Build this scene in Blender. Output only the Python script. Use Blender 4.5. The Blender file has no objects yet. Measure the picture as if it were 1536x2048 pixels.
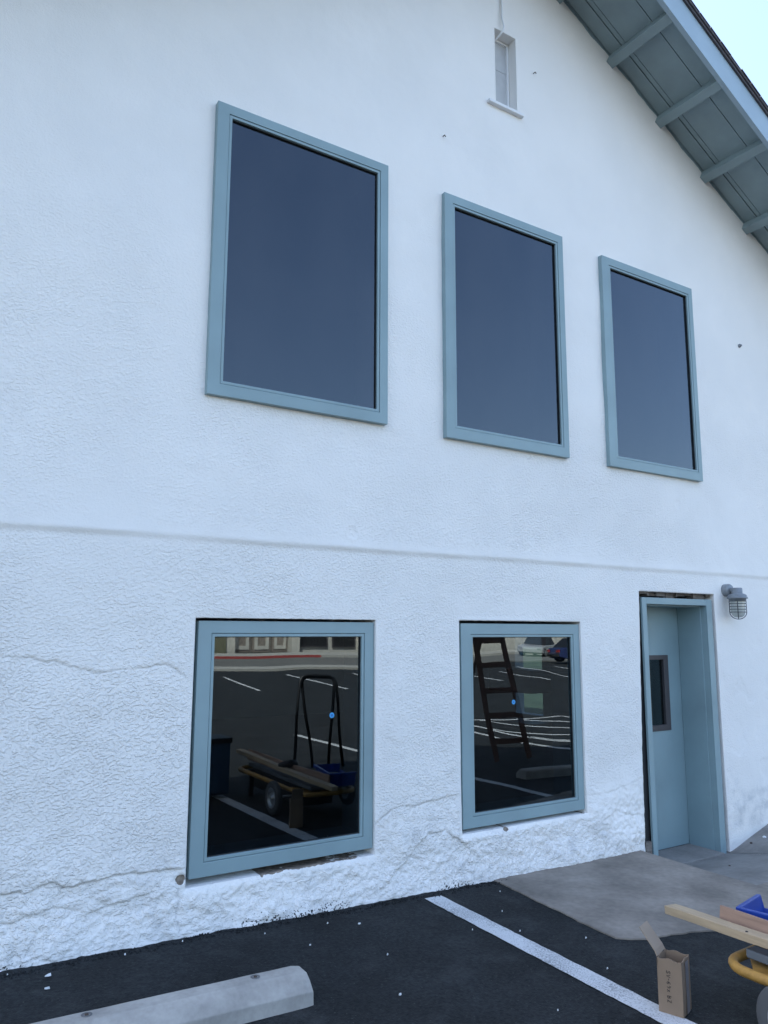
import bpy, bmesh, math, random
import numpy as np
from mathutils import Vector, Matrix
random.seed(7); rng = np.random.RandomState(7)
SC = bpy.context.scene; COL = SC.collection
# ------------------------------------------------------------------ camera
cd = bpy.data.cameras.new('camera'); cam = bpy.data.objects.new('camera', cd); COL.objects.link(cam)
cd.sensor_fit = 'HORIZONTAL'; cd.sensor_width = 36; cd.lens = 36 * 1540 / 1536
cd.clip_start = 0.05; cd.clip_end = 2000
yaw, pitch, roll = (math.radians(a) for a in (32.4955, 8.7563, 0.2008))
Fv = Vector((math.sin(yaw)*math.cos(pitch), math.cos(yaw)*math.cos(pitch), math.sin(pitch)))
Rv = Vector((math.cos(yaw), -math.sin(yaw), 0)); Uv = Rv.cross(Fv)
R2 = math.cos(roll)*Rv + math.sin(roll)*Uv; U2 = -math.sin(roll)*Rv + math.cos(roll)*Uv
M = Matrix((R2, U2, -Fv)).transposed().to_4x4(); M.translation = Vector((0, -4.26, 1.6))
cam.matrix_world = M
SC.camera = cam
# ------------------------------------------------------------------ sky, sun, exposure
SUNV = Vector((-0.50, 0.62, 1.0)).normalized()
EL = math.asin(SUNV.z); AZ = math.atan2(SUNV.x, SUNV.y)
world = bpy.data.worlds.new('World'); SC.world = world; world.use_nodes = True
wn = world.node_tree; bg = wn.nodes['Background']
sky = wn.nodes.new('ShaderNodeTexSky'); sky.sky_type = 'NISHITA'; sky.sun_disc = False
sky.sun_elevation = EL; sky.sun_rotation = AZ
sky.air_density = 1.0; sky.dust_density = 2.4; sky.ozone_density = 0.5
wn.links.new(sky.outputs[0], bg.inputs[0]); bg.inputs[1].default_value = 0.10
sd = bpy.data.lights.new('sun', 'SUN'); sd.energy = 3.6; sd.angle = math.radians(0.53); sd.color = (1, .95, .88)
sun = bpy.data.objects.new('sun', sd); COL.objects.link(sun); sun.rotation_euler = SUNV.to_track_quat('Z', 'Y').to_euler()
vs = SC.view_settings; vs.view_transform = 'Standard'; vs.look = 'None'; vs.exposure = 2.44; vs.gamma = 1; vs.use_curve_mapping = False
SC.cycles.max_bounces = 8; SC.cycles.use_denoising = True

# ------------------------------------------------------------------ materials
def mat(name, color, rough=.6, metal=0, var=.12, vscale=6, bump=0, bscale=60, bdist=.003, spec=.5, var2=0, v2scale=60, detail=4, stretch=None):
    m = bpy.data.materials.new(name); m.use_nodes = True; nt = m.node_tree; N = nt.nodes; L = nt.links
    p = N['Principled BSDF']; p.inputs['Roughness'].default_value = rough; p.inputs['Metallic'].default_value = metal
    p.inputs['Specular IOR Level'].default_value = spec
    tc = N.new('ShaderNodeTexCoord'); co = tc.outputs['Object']
    if stretch:
        mp = N.new('ShaderNodeMapping'); mp.inputs['Scale'].default_value = stretch; L.new(co, mp.inputs[0]); co = mp.outputs[0]
    def noise(s, d=4):
        n = N.new('ShaderNodeTexNoise'); n.inputs['Scale'].default_value = s; n.inputs['Detail'].default_value = d
        L.new(co, n.inputs['Vector']); return n.outputs['Fac']
    def mul(fac, a, b, prev):
        mr = N.new('ShaderNodeMapRange'); mr.inputs[1].default_value = .3; mr.inputs[2].default_value = .7
        mr.inputs[3].default_value = a; mr.inputs[4].default_value = b; L.new(fac, mr.inputs[0])
        mx = N.new('ShaderNodeMix'); mx.data_type = 'RGBA'; mx.blend_type = 'MULTIPLY'; mx.inputs[0].default_value = 1
        if prev is None: mx.inputs[6].default_value = (*color, 1)
        else: L.new(prev, mx.inputs[6])
        L.new(mr.outputs[0], mx.inputs[7]); return mx.outputs[2]
    c = mul(noise(vscale, detail), 1-var, 1+var, None)
    if var2: c = mul(noise(v2scale, 3), 1-var2, 1+var2, c)
    L.new(c, p.inputs['Base Color'])
    if bump:
        b = N.new('ShaderNodeBump'); b.inputs['Strength'].default_value = bump; b.inputs['Distance'].default_value = bdist
        L.new(noise(bscale, 3), b.inputs['Height']); L.new(b.outputs[0], p.inputs['Normal'])
    return m
def stucco():
    m = bpy.data.materials.new('stucco'); m.use_nodes = True; nt = m.node_tree; N = nt.nodes; L = nt.links
    p = N['Principled BSDF']; p.inputs['Roughness'].default_value = .75; p.inputs['Specular IOR Level'].default_value = .3
    tc = N.new('ShaderNodeTexCoord')
    def mapped(scale, rot=(0, 0, 0)):
        mp = N.new('ShaderNodeMapping'); mp.inputs['Scale'].default_value = scale; mp.inputs['Rotation'].default_value = rot
        L.new(tc.outputs['Object'], mp.inputs[0]); return mp.outputs[0]
    def noise(vec, s, d, r=.5, dist=0):
        n = N.new('ShaderNodeTexNoise'); n.inputs['Scale'].default_value = s; n.inputs['Detail'].default_value = d
        n.inputs['Roughness'].default_value = r; n.inputs['Distortion'].default_value = dist; L.new(vec, n.inputs['Vector']); return n.outputs['Fac']
    def ramp(f, a, b, lo=0., hi=1., smooth=True):
        r = N.new('ShaderNodeMapRange'); r.interpolation_type = 'SMOOTHSTEP' if smooth else 'LINEAR'
        for i, v in enumerate((a, b, lo, hi)): r.inputs[i+1].default_value = v
        L.new(f, r.inputs[0]); return r.outputs[0]
    def math_(op, a, b):
        n = N.new('ShaderNodeMath'); n.operation = op
        for i, v in enumerate((a, b)):
            if isinstance(v, (int, float)): n.inputs[i].default_value = v
            else: L.new(v, n.inputs[i])
        return n.outputs[0]
    def attr(nm):
        a = N.new('ShaderNodeAttribute'); a.attribute_name = nm; return a.outputs['Fac']
    v1 = mapped((.9, 1, 1.3), (0, math.radians(28), 0))
    dens = ramp(noise(mapped((1, 1, 1.2)), 5.5, 3, .6), .30, .66, .62, 1.0)
    lump = math_('ADD', math_('MULTIPLY', math_('MULTIPLY', ramp(noise(v1, 62, 2.0, .5, .2), .44, .66), dens), .60), math_('MULTIPLY', noise(mapped((1, 1, 1.2)), 30, 3, .55), .42))
    fine = noise(v1, 150, 2, .5)
    rough = attr('rough')
    h = math_('ADD', math_('MULTIPLY', lump, math_('MULTIPLY', rough, 1.0)), math_('MULTIPLY', fine, .22))
    b1 = N.new('ShaderNodeBump'); b1.inputs['Strength'].default_value = .85; b1.inputs['Distance'].default_value = .0085
    L.new(h, b1.inputs['Height']); L.new(b1.outputs[0], p.inputs['Normal'])
    # paint colour: slight tint drift, grey dust and the ledge shade, bare mortar and tar specks where the attributes say so
    tint = ramp(noise(mapped((1, 1, 1)), 1.3, 3), .3, .7)
    def mix(f, a, b):
        x = N.new('ShaderNodeMix'); x.data_type = 'RGBA'
        if isinstance(f, float): x.inputs[0].default_value = f
        else: L.new(f, x.inputs[0])
        for i, v in ((6, a), (7, b)):
            if isinstance(v, tuple): x.inputs[i].default_value = (*v, 1)
            else: L.new(v, x.inputs[i])
        return x.outputs[2]
    c = mix(tint, (.87, .85, .82), (.825, .81, .785))
    dirt_and_shade = math_('MULTIPLY', attr('dirt_and_shade'), ramp(noise(mapped((1, 1, 1)), 9, 5, .6), .35, .75))
    c = mix(dirt_and_shade, c, (.40, .42, .44))
    c = mix(math_('MULTIPLY', attr('crack'), .45), c, (.33, .32, .32))
    c = mix(ramp(attr('slop'), .4, .6), c, (.25, .34, .37))
    mort = mix(ramp(noise(mapped((1, 1, 1)), 30, 4), .3, .7), (.30, .25, .20), (.15, .125, .105))
    pn = math_('ADD', attr('patch'), math_('MULTIPLY', math_('SUBTRACT', noise(mapped((1, 1, 1)), 45, 4), .5), .7))
    c = mix(ramp(pn, .45, .55), c, mort)
    tar = math_('ADD', attr('tar'), math_('MULTIPLY', math_('SUBTRACT', noise(mapped((1, 1, 1)), 85, 2, .5), .5), 3.0))
    c = mix(ramp(tar, 1.02, 1.10), c, (.03, .033, .036))
    L.new(c, p.inputs['Base Color']); return m
def asphalt():
    m = mat('asphalt', (.0165, .0188, .0205), .85, var=.30, vscale=2.2, bump=.9, bscale=150, bdist=.006, spec=.25, var2=.5, v2scale=55, detail=8)
    nt = m.node_tree; N = nt.nodes; L = nt.links; p = N['Principled BSDF']
    src = p.inputs['Base Color'].links[0].from_socket
    tc = N.new('ShaderNodeTexCoord'); v = N.new('ShaderNodeTexVoronoi'); v.inputs['Scale'].default_value = 75
    L.new(tc.outputs['Object'], v.inputs['Vector'])
    wnz = N.new('ShaderNodeSeparateColor'); L.new(v.outputs['Color'], wnz.inputs[0])
    gt = N.new('ShaderNodeMapRange'); gt.inputs[1].default_value = .80; gt.inputs[2].default_value = 1.0; gt.inputs[4].default_value = .8; L.new(wnz.outputs[0], gt.inputs[0])
    d = N.new('ShaderNodeMapRange'); d.inputs[1].default_value = .35; d.inputs[2].default_value = .2; L.new(v.outputs['Distance'], d.inputs[0])
    mm = N.new('ShaderNodeMath'); mm.operation = 'MULTIPLY'; L.new(gt.outputs[0], mm.inputs[0]); L.new(d.outputs[0], mm.inputs[1])
    # dusty scuffs
    n2 = N.new('ShaderNodeTexNoise'); n2.inputs['Scale'].default_value = 3.5; n2.inputs['Detail'].default_value = 7; n2.inputs['Roughness'].default_value = .7
    L.new(tc.outputs['Object'], n2.inputs['Vector'])
    r2 = N.new('ShaderNodeMapRange'); r2.inputs[1].default_value = .52; r2.inputs[2].default_value = .78; r2.inputs[4].default_value = .55; L.new(n2.outputs[0], r2.inputs[0])
    ad = N.new('ShaderNodeMath'); ad.operation = 'MAXIMUM'; L.new(mm.outputs[0], ad.inputs[0]); L.new(r2.outputs[0], ad.inputs[1])
    mx = N.new('ShaderNodeMix'); mx.data_type = 'RGBA'; L.new(ad.outputs[0], mx.inputs[0]); L.new(src, mx.inputs[6]); mx.inputs[7].default_value = (.065, .068, .07, 1)
    L.new(mx.outputs[2], p.inputs['Base Color']); return m
def glass(name, tint, ior=1.7, gc=(.93, .97, 1), dust=.012):
    m = bpy.data.materials.new(name); m.use_nodes = True; nt = m.node_tree; N = nt.nodes; L = nt.links
    N.remove(N['Principled BSDF']); out = N['Material Output']
    tc = N.new('ShaderNodeTexCoord')
    def noise(s, d, st=(1, 1, 1)):
        mp = N.new('ShaderNodeMapping'); mp.inputs['Scale'].default_value = st; L.new(tc.outputs['Object'], mp.inputs[0])
        n = N.new('ShaderNodeTexNoise'); n.inputs['Scale'].default_value = s; n.inputs['Detail'].default_value = d; L.new(mp.outputs[0], n.inputs['Vector']); return n.outputs['Fac']
    t = N.new('ShaderNodeBsdfTransparent'); t.inputs[0].default_value = (*tint, 1)
    g = N.new('ShaderNodeBsdfGlossy'); g.inputs['Roughness'].default_value = 0.0; g.inputs[0].default_value = (*gc, 1)
    bp = N.new('ShaderNodeBump'); bp.inputs['Strength'].default_value = .12; bp.inputs['Distance'].default_value = .01   # old glass is not quite flat
    L.new(noise(1.7, 1), bp.inputs['Height']); L.new(bp.outputs[0], g.inputs['Normal'])
    f = N.new('ShaderNodeFresnel'); f.inputs[0].default_value = ior
    ge = N.new('ShaderNodeNewGeometry'); sub = N.new('ShaderNodeMath'); sub.operation = 'SUBTRACT'; sub.inputs[0].default_value = 1; L.new(ge.outputs['Backfacing'], sub.inputs[1])
    ml = N.new('ShaderNodeMath'); ml.operation = 'MULTIPLY'; L.new(f.outputs[0], ml.inputs[0]); L.new(sub.outputs[0], ml.inputs[1])   # only the outer face mirrors
    x = N.new('ShaderNodeMixShader'); L.new(ml.outputs[0], x.inputs[0]); L.new(t.outputs[0], x.inputs[1]); L.new(g.outputs[0], x.inputs[2])
    df = N.new('ShaderNodeBsdfDiffuse'); df.inputs[0].default_value = (.55, .56, .57, 1)
    r = N.new('ShaderNodeMapRange'); r.inputs[1].default_value = .35; r.inputs[2].default_value = .8; r.inputs[4].default_value = dust*2; L.new(noise(3.2, 6, (1, 1, .45)), r.inputs[0])
    y = N.new('ShaderNodeMixShader'); L.new(r.outputs[0], y.inputs[0]); L.new(x.outputs[0], y.inputs[1]); L.new(df.outputs[0], y.inputs[2])
    L.new(y.outputs[0], out.inputs[0]); return m
MT = {}
MT['stucco'] = stucco(); MT['asphalt'] = asphalt()
MT['teal'] = mat('teal_paint', (.24, .34, .368), .45, var=.08, vscale=2.5, bump=.15, bscale=90, bdist=.002)
MT['fascia'] = mat('skylit_fascia_paint', (.33, .43, .50), .4, var=.06, vscale=3, bump=.2, bscale=50, bdist=.002)  # the teal trim paint, coloured paler for the sky it reflects
MT['teal_eave'] = mat('teal_eave_paint', (.25, .325, .345), .6, var=.09, vscale=4, bump=.3, bscale=60, bdist=.003)
MT['glass'] = glass('tinted_glass', (.24, .31, .35), 1.86, (.82, .95, 1), .003)
MT['glass_up'] = glass('dark_tinted_glass', (.10, .12, .15), 1.78, (.74, .86, 1.0), .012)
MT['gasket_and_gap_shade'] = mat('gasket', (.02, .022, .025), .6)  # window gaskets, and the painted shade in the door gap
MT['sticker'] = mat('sticker_blue', (.05, .35, .72), .5, var=.02)
MT['sticker_in'] = mat('sticker_ink', (.02, .16, .45), .5, var=.02)
MT['bronze'] = mat('bronze_metal', (.06, .055, .06), .45, var=.1)
MT['interior'] = mat('interior_wall', (.10, .10, .10), .9)
MT['wood_old'] = mat('old_wood', (.16, .14, .125), .9, var=.4, vscale=12, bump=.5, stretch=(1, 4, 4))
MT['shingle'] = mat('shingle', (.085, .08, .09), .9, var=.2, vscale=14, bump=.6, bscale=120, bdist=.004)
MT['concrete'] = mat('concrete', (.245, .217, .188), .9, var=.32, vscale=2.6, bump=.5, bscale=120, bdist=.003, spec=.2, var2=.10, v2scale=26, detail=7)
MT['concrete2'] = mat('concrete_walk', (.245, .235, .22), .9, var=.18, vscale=3.5, bump=.4, bscale=140, bdist=.002, spec=.2, var2=.08, v2scale=30, detail=6)
MT['stop'] = mat('stop_concrete', (.375, .36, .335), .85, var=.2, vscale=6, bump=.35, bscale=110, bdist=.002, spec=.25, var2=.07, v2scale=45, detail=6)
MT['rust'] = mat('rust', (.07, .05, .04), .8)
MT['grout'] = mat('hole_rim', (.16, .16, .16), .9)  # plain grey rim and floor of each anchor hole
MT['cardboard'] = mat('cardboard', (.24, .17, .115), .8, var=.08, vscale=9, bump=.12, bscale=160, bdist=.001)
MT['cardboard_in'] = mat('cardboard_inside', (.30, .23, .17), .8, var=.06, vscale=9)
MT['tape'] = mat('packing_tape', (.22, .20, .20), .3, var=.15, vscale=20)
MT['ink'] = mat('marker_ink', (.035, .03, .03), .7)
MT['pine'] = mat('pine_lumber', (.44, .33, .21), .65, var=.12, vscale=5, bump=.2, bscale=40, stretch=(14, 1, 14))
MT['fir'] = mat('reddish_board', (.33, .21, .15), .7, var=.22, vscale=4, bump=.2, bscale=40, stretch=(9, 1, 9))
MT['blue'] = mat('blue_plastic', (.010, .045, .28), .35, var=.06, vscale=6)
MT['yellow'] = mat('yellow_paint', (.40, .22, .05), .5, var=.2, vscale=12, var2=.12, v2scale=60)
MT['deck'] = mat('grey_deck', (.13, .15, .17), .6, var=.15)
MT['tyre'] = mat('grey_rubber', (.075, .078, .082), .8, var=.1)
MT['steel'] = mat('steel', (.45, .46, .48), .4, metal=.7, var=.1)
MT['lampgrey'] = mat('cast_grey', (.24, .26, .28), .5, metal=.3, var=.1, vscale=30, bump=.2, bscale=200, bdist=.001)
MT['jar'] = mat('jar_glass', (.52, .55, .53), .15, var=.06, vscale=60)
MT['cage'] = mat('cage_wire', (.07, .08, .09), .5, metal=.3)
MT['crate'] = mat('dull_blue_plastic', (.025, .07, .13), .6, var=.1)
MT['black'] = mat('black_plastic', (.01, .01, .012), .5)
MT['chip'] = mat('paint_chip_white', (.72, .74, .75), .6, var=.06)
MT['whiteline'] = None
MT['cream'] = mat('cream_render', (.50, .48, .43), .8, var=.12, vscale=3)
MT['weathered'] = mat('weathered_board', (.22, .19, .165), .9, var=.5, vscale=5, stretch=(8, 8, 1))
MT['red'] = mat('red_kerb_paint', (.33, .05, .045), .7, var=.2)
MT['road'] = mat('road_grey', (.13, .128, .12), .9, var=.1, vscale=.5)
MT['kerbc'] = mat('kerb_concrete', (.36, .35, .32), .9, var=.1)
MT['grass'] = mat('lawn', (.085, .10, .045), .9, var=.4, vscale=1.2, var2=.3, v2scale=40)
MT['olive'] = mat('olive_wall', (.13, .13, .085), .8)
MT['screen'] = mat('painted_screen', (.50, .51, .52), .8, var=.16, vscale=5)
MT['white'] = mat('white_paint', (.78, .79, .80), .6, var=.03)
MT['ladder'] = mat('ladder_rail', (.12, .06, .045), .6, var=.2)
MT['navy'] = mat('navy_car_paint', (.012, .022, .09), .2, var=.02)
MT['silver'] = mat('silver_car_paint', (.5, .5, .5), .25, metal=.4, var=.02)
MT['carblack'] = mat('black_car_paint', (.012, .012, .014), .2, var=.02)
MT['lens'] = mat('red_lens', (.4, .02, .02), .2)
def line_mat():
    m = mat('road_paint', (.62, .63, .64), .75, var=.06, vscale=10, bump=.5, bscale=150, bdist=.003)
    nt = m.node_tree; N = nt.nodes; L = nt.links; p = N['Principled BSDF']; src = p.inputs['Base Color'].links[0].from_socket
    tc = N.new('ShaderNodeTexCoord'); n = N.new('ShaderNodeTexNoise'); n.inputs['Scale'].default_value = 130; n.inputs['Detail'].default_value = 4
    n2 = N.new('ShaderNodeTexNoise'); n2.inputs['Scale'].default_value = 3; n2.inputs['Detail'].default_value = 2
    L.new(tc.outputs['Object'], n.inputs['Vector']); L.new(tc.outputs['Object'], n2.inputs['Vector'])
    a = N.new('ShaderNodeMath'); a.operation = 'MULTIPLY_ADD'; L.new(n2.outputs[0], a.inputs[0]); a.inputs[1].default_value = .45; L.new(n.outputs[0], a.inputs[2])
    r = N.new('ShaderNodeMapRange'); r.inputs[1].default_value = .70; r.inputs[2].default_value = .90; r.inputs[4].default_value = .65; L.new(a.outputs[0], r.inputs[0])
    mx = N.new('ShaderNodeMix'); mx.data_type = 'RGBA'; L.new(r.outputs[0], mx.inputs[0]); L.new(src, mx.inputs[6]); mx.inputs[7].default_value = (.07, .075, .08, 1)
    L.new(mx.outputs[2], p.inputs['Base Color']); return m
MT['whiteline'] = line_mat()

# ------------------------------------------------------------------ mesh helpers
class MB:
    def __init__(s): s.v = []; s.f = []
    def add(s, vs, fs):
        o = len(s.v); s.v += [tuple(v) for v in vs]; s.f += [tuple(i+o for i in f) for f in fs]; return s
    def box(s, x0, x1, y0, y1, z0, z1, mtx=None):
        v = [Vector((x, y, z)) for z in (z0, z1) for y in (y0, y1) for x in (x0, x1)]
        if mtx: v = [mtx @ p for p in v]
        return s.add(v, [(0, 2, 3, 1), (4, 5, 7, 6), (0, 1, 5, 4), (2, 6, 7, 3), (0, 4, 6, 2), (1, 3, 7, 5)])
    def tube(s, pts, r, n=10, closed=False, caps=True):
        pts = [Vector(p) for p in pts]; k = len(pts); rings = []
        up = None
        for i, p in enumerate(pts):
            a = pts[(i-1) % k] if (closed or i > 0) else p; b = pts[(i+1) % k] if (closed or i < k-1) else p
            t = (b-a).normalized()
            if up is None:
                up = t.orthogonal().normalized()
            else:
                up = (up - t*up.dot(t)).normalized()
            w = t.cross(up); rr = r[i] if isinstance(r, (list, tuple)) else r
            rings.append([p + rr*(math.cos(2*math.pi*j/n)*up + math.sin(2*math.pi*j/n)*w) for j in range(n)])
        vs = [q for R in rings for q in R]; fs = []
        for i in range(k if closed else k-1):
            for j in range(n):
                a, b = i*n, ((i+1) % k)*n; fs.append((a+j, a+(j+1) % n, b+(j+1) % n, b+j))
        if caps and not closed: fs += [tuple(range(n))[::-1], tuple(range((k-1)*n, k*n))]
        return s.add(vs, fs)
    def lathe(s, prof, n=24, mtx=None):
        vs = []; fs = []
        for r, z in prof:
            for j in range(n):
                a = 2*math.pi*j/n; v = Vector((r*math.cos(a), r*math.sin(a), z)); vs.append(mtx @ v if mtx else v)
        for i in range(len(prof)-1):
            for j in range(n): fs.append((i*n+j, i*n+(j+1) % n, (i+1)*n+(j+1) % n, (i+1)*n+j))
        return s.add(vs, fs)
    def prism(s, poly, axis, a, b):
        # poly: 2D points; axis 'x','y','z' is the extrusion axis
        def P(u, w, t): return {'x': (t, u, w), 'y': (u, t, w), 'z': (u, w, t)}[axis]
        n = len(poly)
        return s.add([P(u, w, a) for u, w in poly]+[P(u, w, b) for u, w in poly],
                     [tuple(range(n))[::-1], tuple(range(n, 2*n))]+[(i, (i+1) % n, n+(i+1) % n, n+i) for i in range(n)])
    def ring(s, o, i, y0, y1):
        # rectangular frame in the xz plane, o/i = (x0,x1,z0,z1)
        def c(r, y): return [(r[0], y, r[2]), (r[1], y, r[2]), (r[1], y, r[3]), (r[0], y, r[3])]
        v = c(o, y0)+c(i, y0)+c(o, y1)+c(i, y1); f = []
        for k in range(4):
            q = (k+1) % 4
            f += [(k, q, 4+q, 4+k), (8+q, 8+k, 12+k, 12+q), (q, k, 8+k, 8+q), (4+k, 4+q, 12+q, 12+k)]
        return s.add(v, f)
    def build(s, name, m, parent=None, smooth=False, bevel=0, bseg=2):
        me = bpy.data.meshes.new(name); me.from_pydata(s.v, [], s.f); me.update()
        bm = bmesh.new(); bm.from_mesh(me); bmesh.ops.recalc_face_normals(bm, faces=bm.faces); bm.to_mesh(me); bm.free()
        for k in (m if isinstance(m, list) else [m]): me.materials.append(k)
        if smooth:
            for p in me.polygons: p.use_smooth = True
        o = bpy.data.objects.new(name, me); COL.objects.link(o)
        if bevel:
            md = o.modifiers.new('bevel', 'BEVEL'); md.width = bevel; md.segments = bseg; md.limit_method = 'ANGLE'; md.angle_limit = math.radians(35)
        if parent:
            o.parent = parent; o.matrix_parent_inverse = Matrix.Translation(-parent.matrix_basis.translation) if not parent.parent else parent.matrix_basis.inverted()
        return o
def tag(o, label, cat, group=None):
    o['label'] = label; o['category'] = cat
    if group: o['group'] = group
    return o
def empty(name, loc, label, cat, group=None):
    o = bpy.data.objects.new(name, None); COL.objects.link(o); o.location = loc; o.empty_display_size = .1
    return tag(o, label, cat, group)
def struct(o, kind='structure'): o['kind'] = kind; return o
def recentre(o, p):
    # give a one-mesh thing its origin at p
    p = Vector(p); o.data.transform(Matrix.Translation(-p)); o.location = p; return o

# gradient noise in numpy
PERM = rng.permutation(512); GA = rng.rand(512)*2*np.pi
def perlin(x, y, seed=0):
    x = np.asarray(x, float)+seed*17.31; y = np.asarray(y, float)+seed*9.77
    xi = np.floor(x).astype(int); yi = np.floor(y).astype(int); xf = x-xi; yf = y-yi
    def g(a, b):
        h = GA[PERM[(PERM[a & 511]+b) & 511]]
        return np.cos(h), np.sin(h)
    u = xf**3*(xf*(6*xf-15)+10); w = yf**3*(yf*(6*yf-15)+10)
    def d(a, b):
        c, s = g(xi+a, yi+b); return c*(xf-a)+s*(yf-b)
    return (d(0, 0)*(1-u)+d(1, 0)*u)*(1-w)+(d(0, 1)*(1-u)+d(1, 1)*u)*w
def fbm(x, y, s, o=4, seed=0):
    t = 0; a = 1
    for k in range(o): t = t+a*perlin(x*s, y*s, seed+k); s *= 2; a *= .5
    return t
def sm(a, b, x): t = np.clip((x-a)/(b-a), 0, 1); return t*t*(3-2*t)
def seg_dist(x, z, pts):
    best = np.full(x.shape, 1e9); side = np.zeros(x.shape)
    for (ax, az), (bx, bz) in zip(pts[:-1], pts[1:]):
        dx, dz = bx-ax, bz-az; t = np.clip(((x-ax)*dx+(z-az)*dz)/(dx*dx+dz*dz), 0, 1)
        d = np.hypot(x-ax-t*dx, z-az-t*dz); s = dx*(z-az)-dz*(x-ax)
        m = d < best; best = np.where(m, d, best); side = np.where(m, s, side)
    return best, side

# ------------------------------------------------------------------ ground
def zg(x, y): return .045-.025*np.clip(x, -3, 9)+.01*np.clip(y, -6, 0)
def zpad(x, y): return zg(x, y)+.008
def zland(x, y):
    yy = np.minimum(y, 0)
    z = -.262-.205*yy+.27*np.maximum(0, x-6.2+.06*yy)
    return np.minimum(z, np.maximum(zpad(x, y)-.001, zpad(x, y)-.001+.10*sm(6.3, 7.6, x)*sm(-.97, -.45, y)))
def grid_obj(name, xs, ys, zf, m, rough=0, keep=None):
    X, Y = np.meshgrid(xs, ys); Z = zf(X, Y)
    if rough: Z = Z+rough*fbm(X, Y, 3, 3)
    v = np.stack([X, Y, Z], -1).reshape(-1, 3); nx, ny = len(xs), len(ys)
    f = [(j*nx+i, j*nx+i+1, (j+1)*nx+i+1, (j+1)*nx+i) for j in range(ny-1) for i in range(nx-1)]
    me = bpy.data.meshes.new(name); me.from_pydata(v.tolist(), [], f); me.materials.append(m)
    for p in me.polygons: p.use_smooth = True
    o = bpy.data.objects.new(name, me); COL.objects.link(o); return o
gx = np.concatenate([[-600, -200, -60, -20, -8, -4, -2], np.arange(-1, 9.01, .1), [10, 12, 16, 24, 40, 80, 200, 600]])
gy = np.concatenate([[-600, -200, -80, -40, -20, -10, -7], np.arange(-6, .31, .1), [1, 3, 8, 20, 60, 200, 600]])
def zasph(x, y):
    z = zg(x, y)
    dip = (x > 3.75) & (x < 10.8) & (y > -1.12) & (y < 2) & ((x < 9.85) | (y < .15))
    z = np.where(dip, -.7, z)
    return np.where((y > .35) & (x > -2) & (x < 9.8) & (y < 12.2), -.7, z)
struct(grid_obj('asphalt_ground', gx, gy, zasph, MT['asphalt'], 0))
# concrete pad in front of the door
out = [(3.55, .10), (5.062, .10), (5.062, -.3), (5.06, -.62), (5.075, -.97), (6.2, -.985), (13, -.985), (13, -2.6), (9.0, -2.45), (6.6, -2.02), (5.2, -1.62), (4.5, -1.44), (4.06, -1.335), (3.85, -1.285), (3.72, -1.255), (3.63, -1.24), (3.55, -1.215), (3.49, -1.15), (3.485, -1.08), (3.50, -.8), (3.53, -.4)]
def jag(poly, step=.03, amp=.008, skip=()):
    r = []
    for i, (a, b) in enumerate(zip(poly, poly[1:]+poly[:1])):
        n = max(1, int(math.hypot(b[0]-a[0], b[1]-a[1])/step))
        for k in range(n):
            t = k/n; x = a[0]+(b[0]-a[0])*t; y = a[1]+(b[1]-a[1])*t
            w = amp if i not in skip else amp*.25
            r.append((x+w*float(fbm(np.array(x), np.array(y), 9, 3, 3)), y+w*1.5*float(fbm(np.array(x), np.array(y), 9, 3, 8))))
    return r
def sheet(name, poly, zf, m, thick=.25):
    n = len(poly); v = [(x, y, float(zf(np.array(x), np.array(y)))) for x, y in poly]+[(x, y, float(zf(np.array(x), np.array(y)))-thick) for x, y in poly]
    f = [tuple(range(n))]+[(i, n+i, n+(i+1) % n, (i+1) % n) for i in range(n)]
    b = MB().add(v, f); return b.build(name, m)
struct(sheet('concrete_pad', jag(out, .035, .016, (0, 1, 2, 3, 4, 5, 6)), zpad, MT['concrete']))
struct(grid_obj('door_landing', np.linspace(5.05, 6.193, 40), np.linspace(.34, -.985, 45), zland, MT['concrete2'], .004))
struct(grid_obj('sloped_walk', np.linspace(6.207, 13, 150), np.linspace(.12, -.985, 45), zland, MT['concrete2'], .005))
struct(MB().box(5.306, 6.094, -.045, .30, -.40, -.236).build('door_sill', MT['concrete2'], bevel=.006))
# parking lines
def strip(name, a, b, w, lift=.004, jagg=.006):
    a = Vector(a); b = Vector(b); d = (b-a).normalized(); nrm = Vector((-d.y, d.x)); n = max(2, int((b-a).length/.04)); L1 = []; L2 = []
    for k in range(n+1):
        p = a+(b-a)*(k/n); e1 = w/2+jagg*random.uniform(-.5, .5); e2 = w/2+jagg*random.uniform(-.5, .5)
        q = p+nrm*e1; r = p-nrm*e2; L1.append((q.x, q.y)); L2.append((r.x, r.y))
    pts = L1+L2; v = [(x, y, float(zg(np.array(x), np.array(y)))+lift) for x, y in pts]; m = n+1
    return MB().add(v, [(k, k+1, m+k+1, m+k) for k in range(n)])
struct(strip('', (2.985, -.15), (2.952, -7.9), .128).build('parking_line', MT['whiteline']))
for x, y0, y1 in ((6.05, -1.75, -7.9), (9.15, -2.0, -8.4)):
    struct(strip('', (x, y0), (x, y1), .12).build('parking_line', MT['whiteline']))
hb = MB()
for a, b in (((9.75, -4.8), (9.75, -8.6)), ((9.75, -8.6), (12.5, -8.1)), ((12.5, -8.1), (12.9, -4.8)), ((9.85, -5.0), (9.8, -6.2)), ((10.5, -5.6), (9.85, -7.3)), ((11.3, -6.2), (10.5, -8.4)), ((12.1, -6.9), (11.4, -8.25)), ((12.75, -5.2), (12.6, -7.9))):
    s = strip('', a, b, .10); hb.add(s.v, s.f)
struct(hb.build('hatched_marking', MT['whiteline']))
fb = MB()
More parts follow.
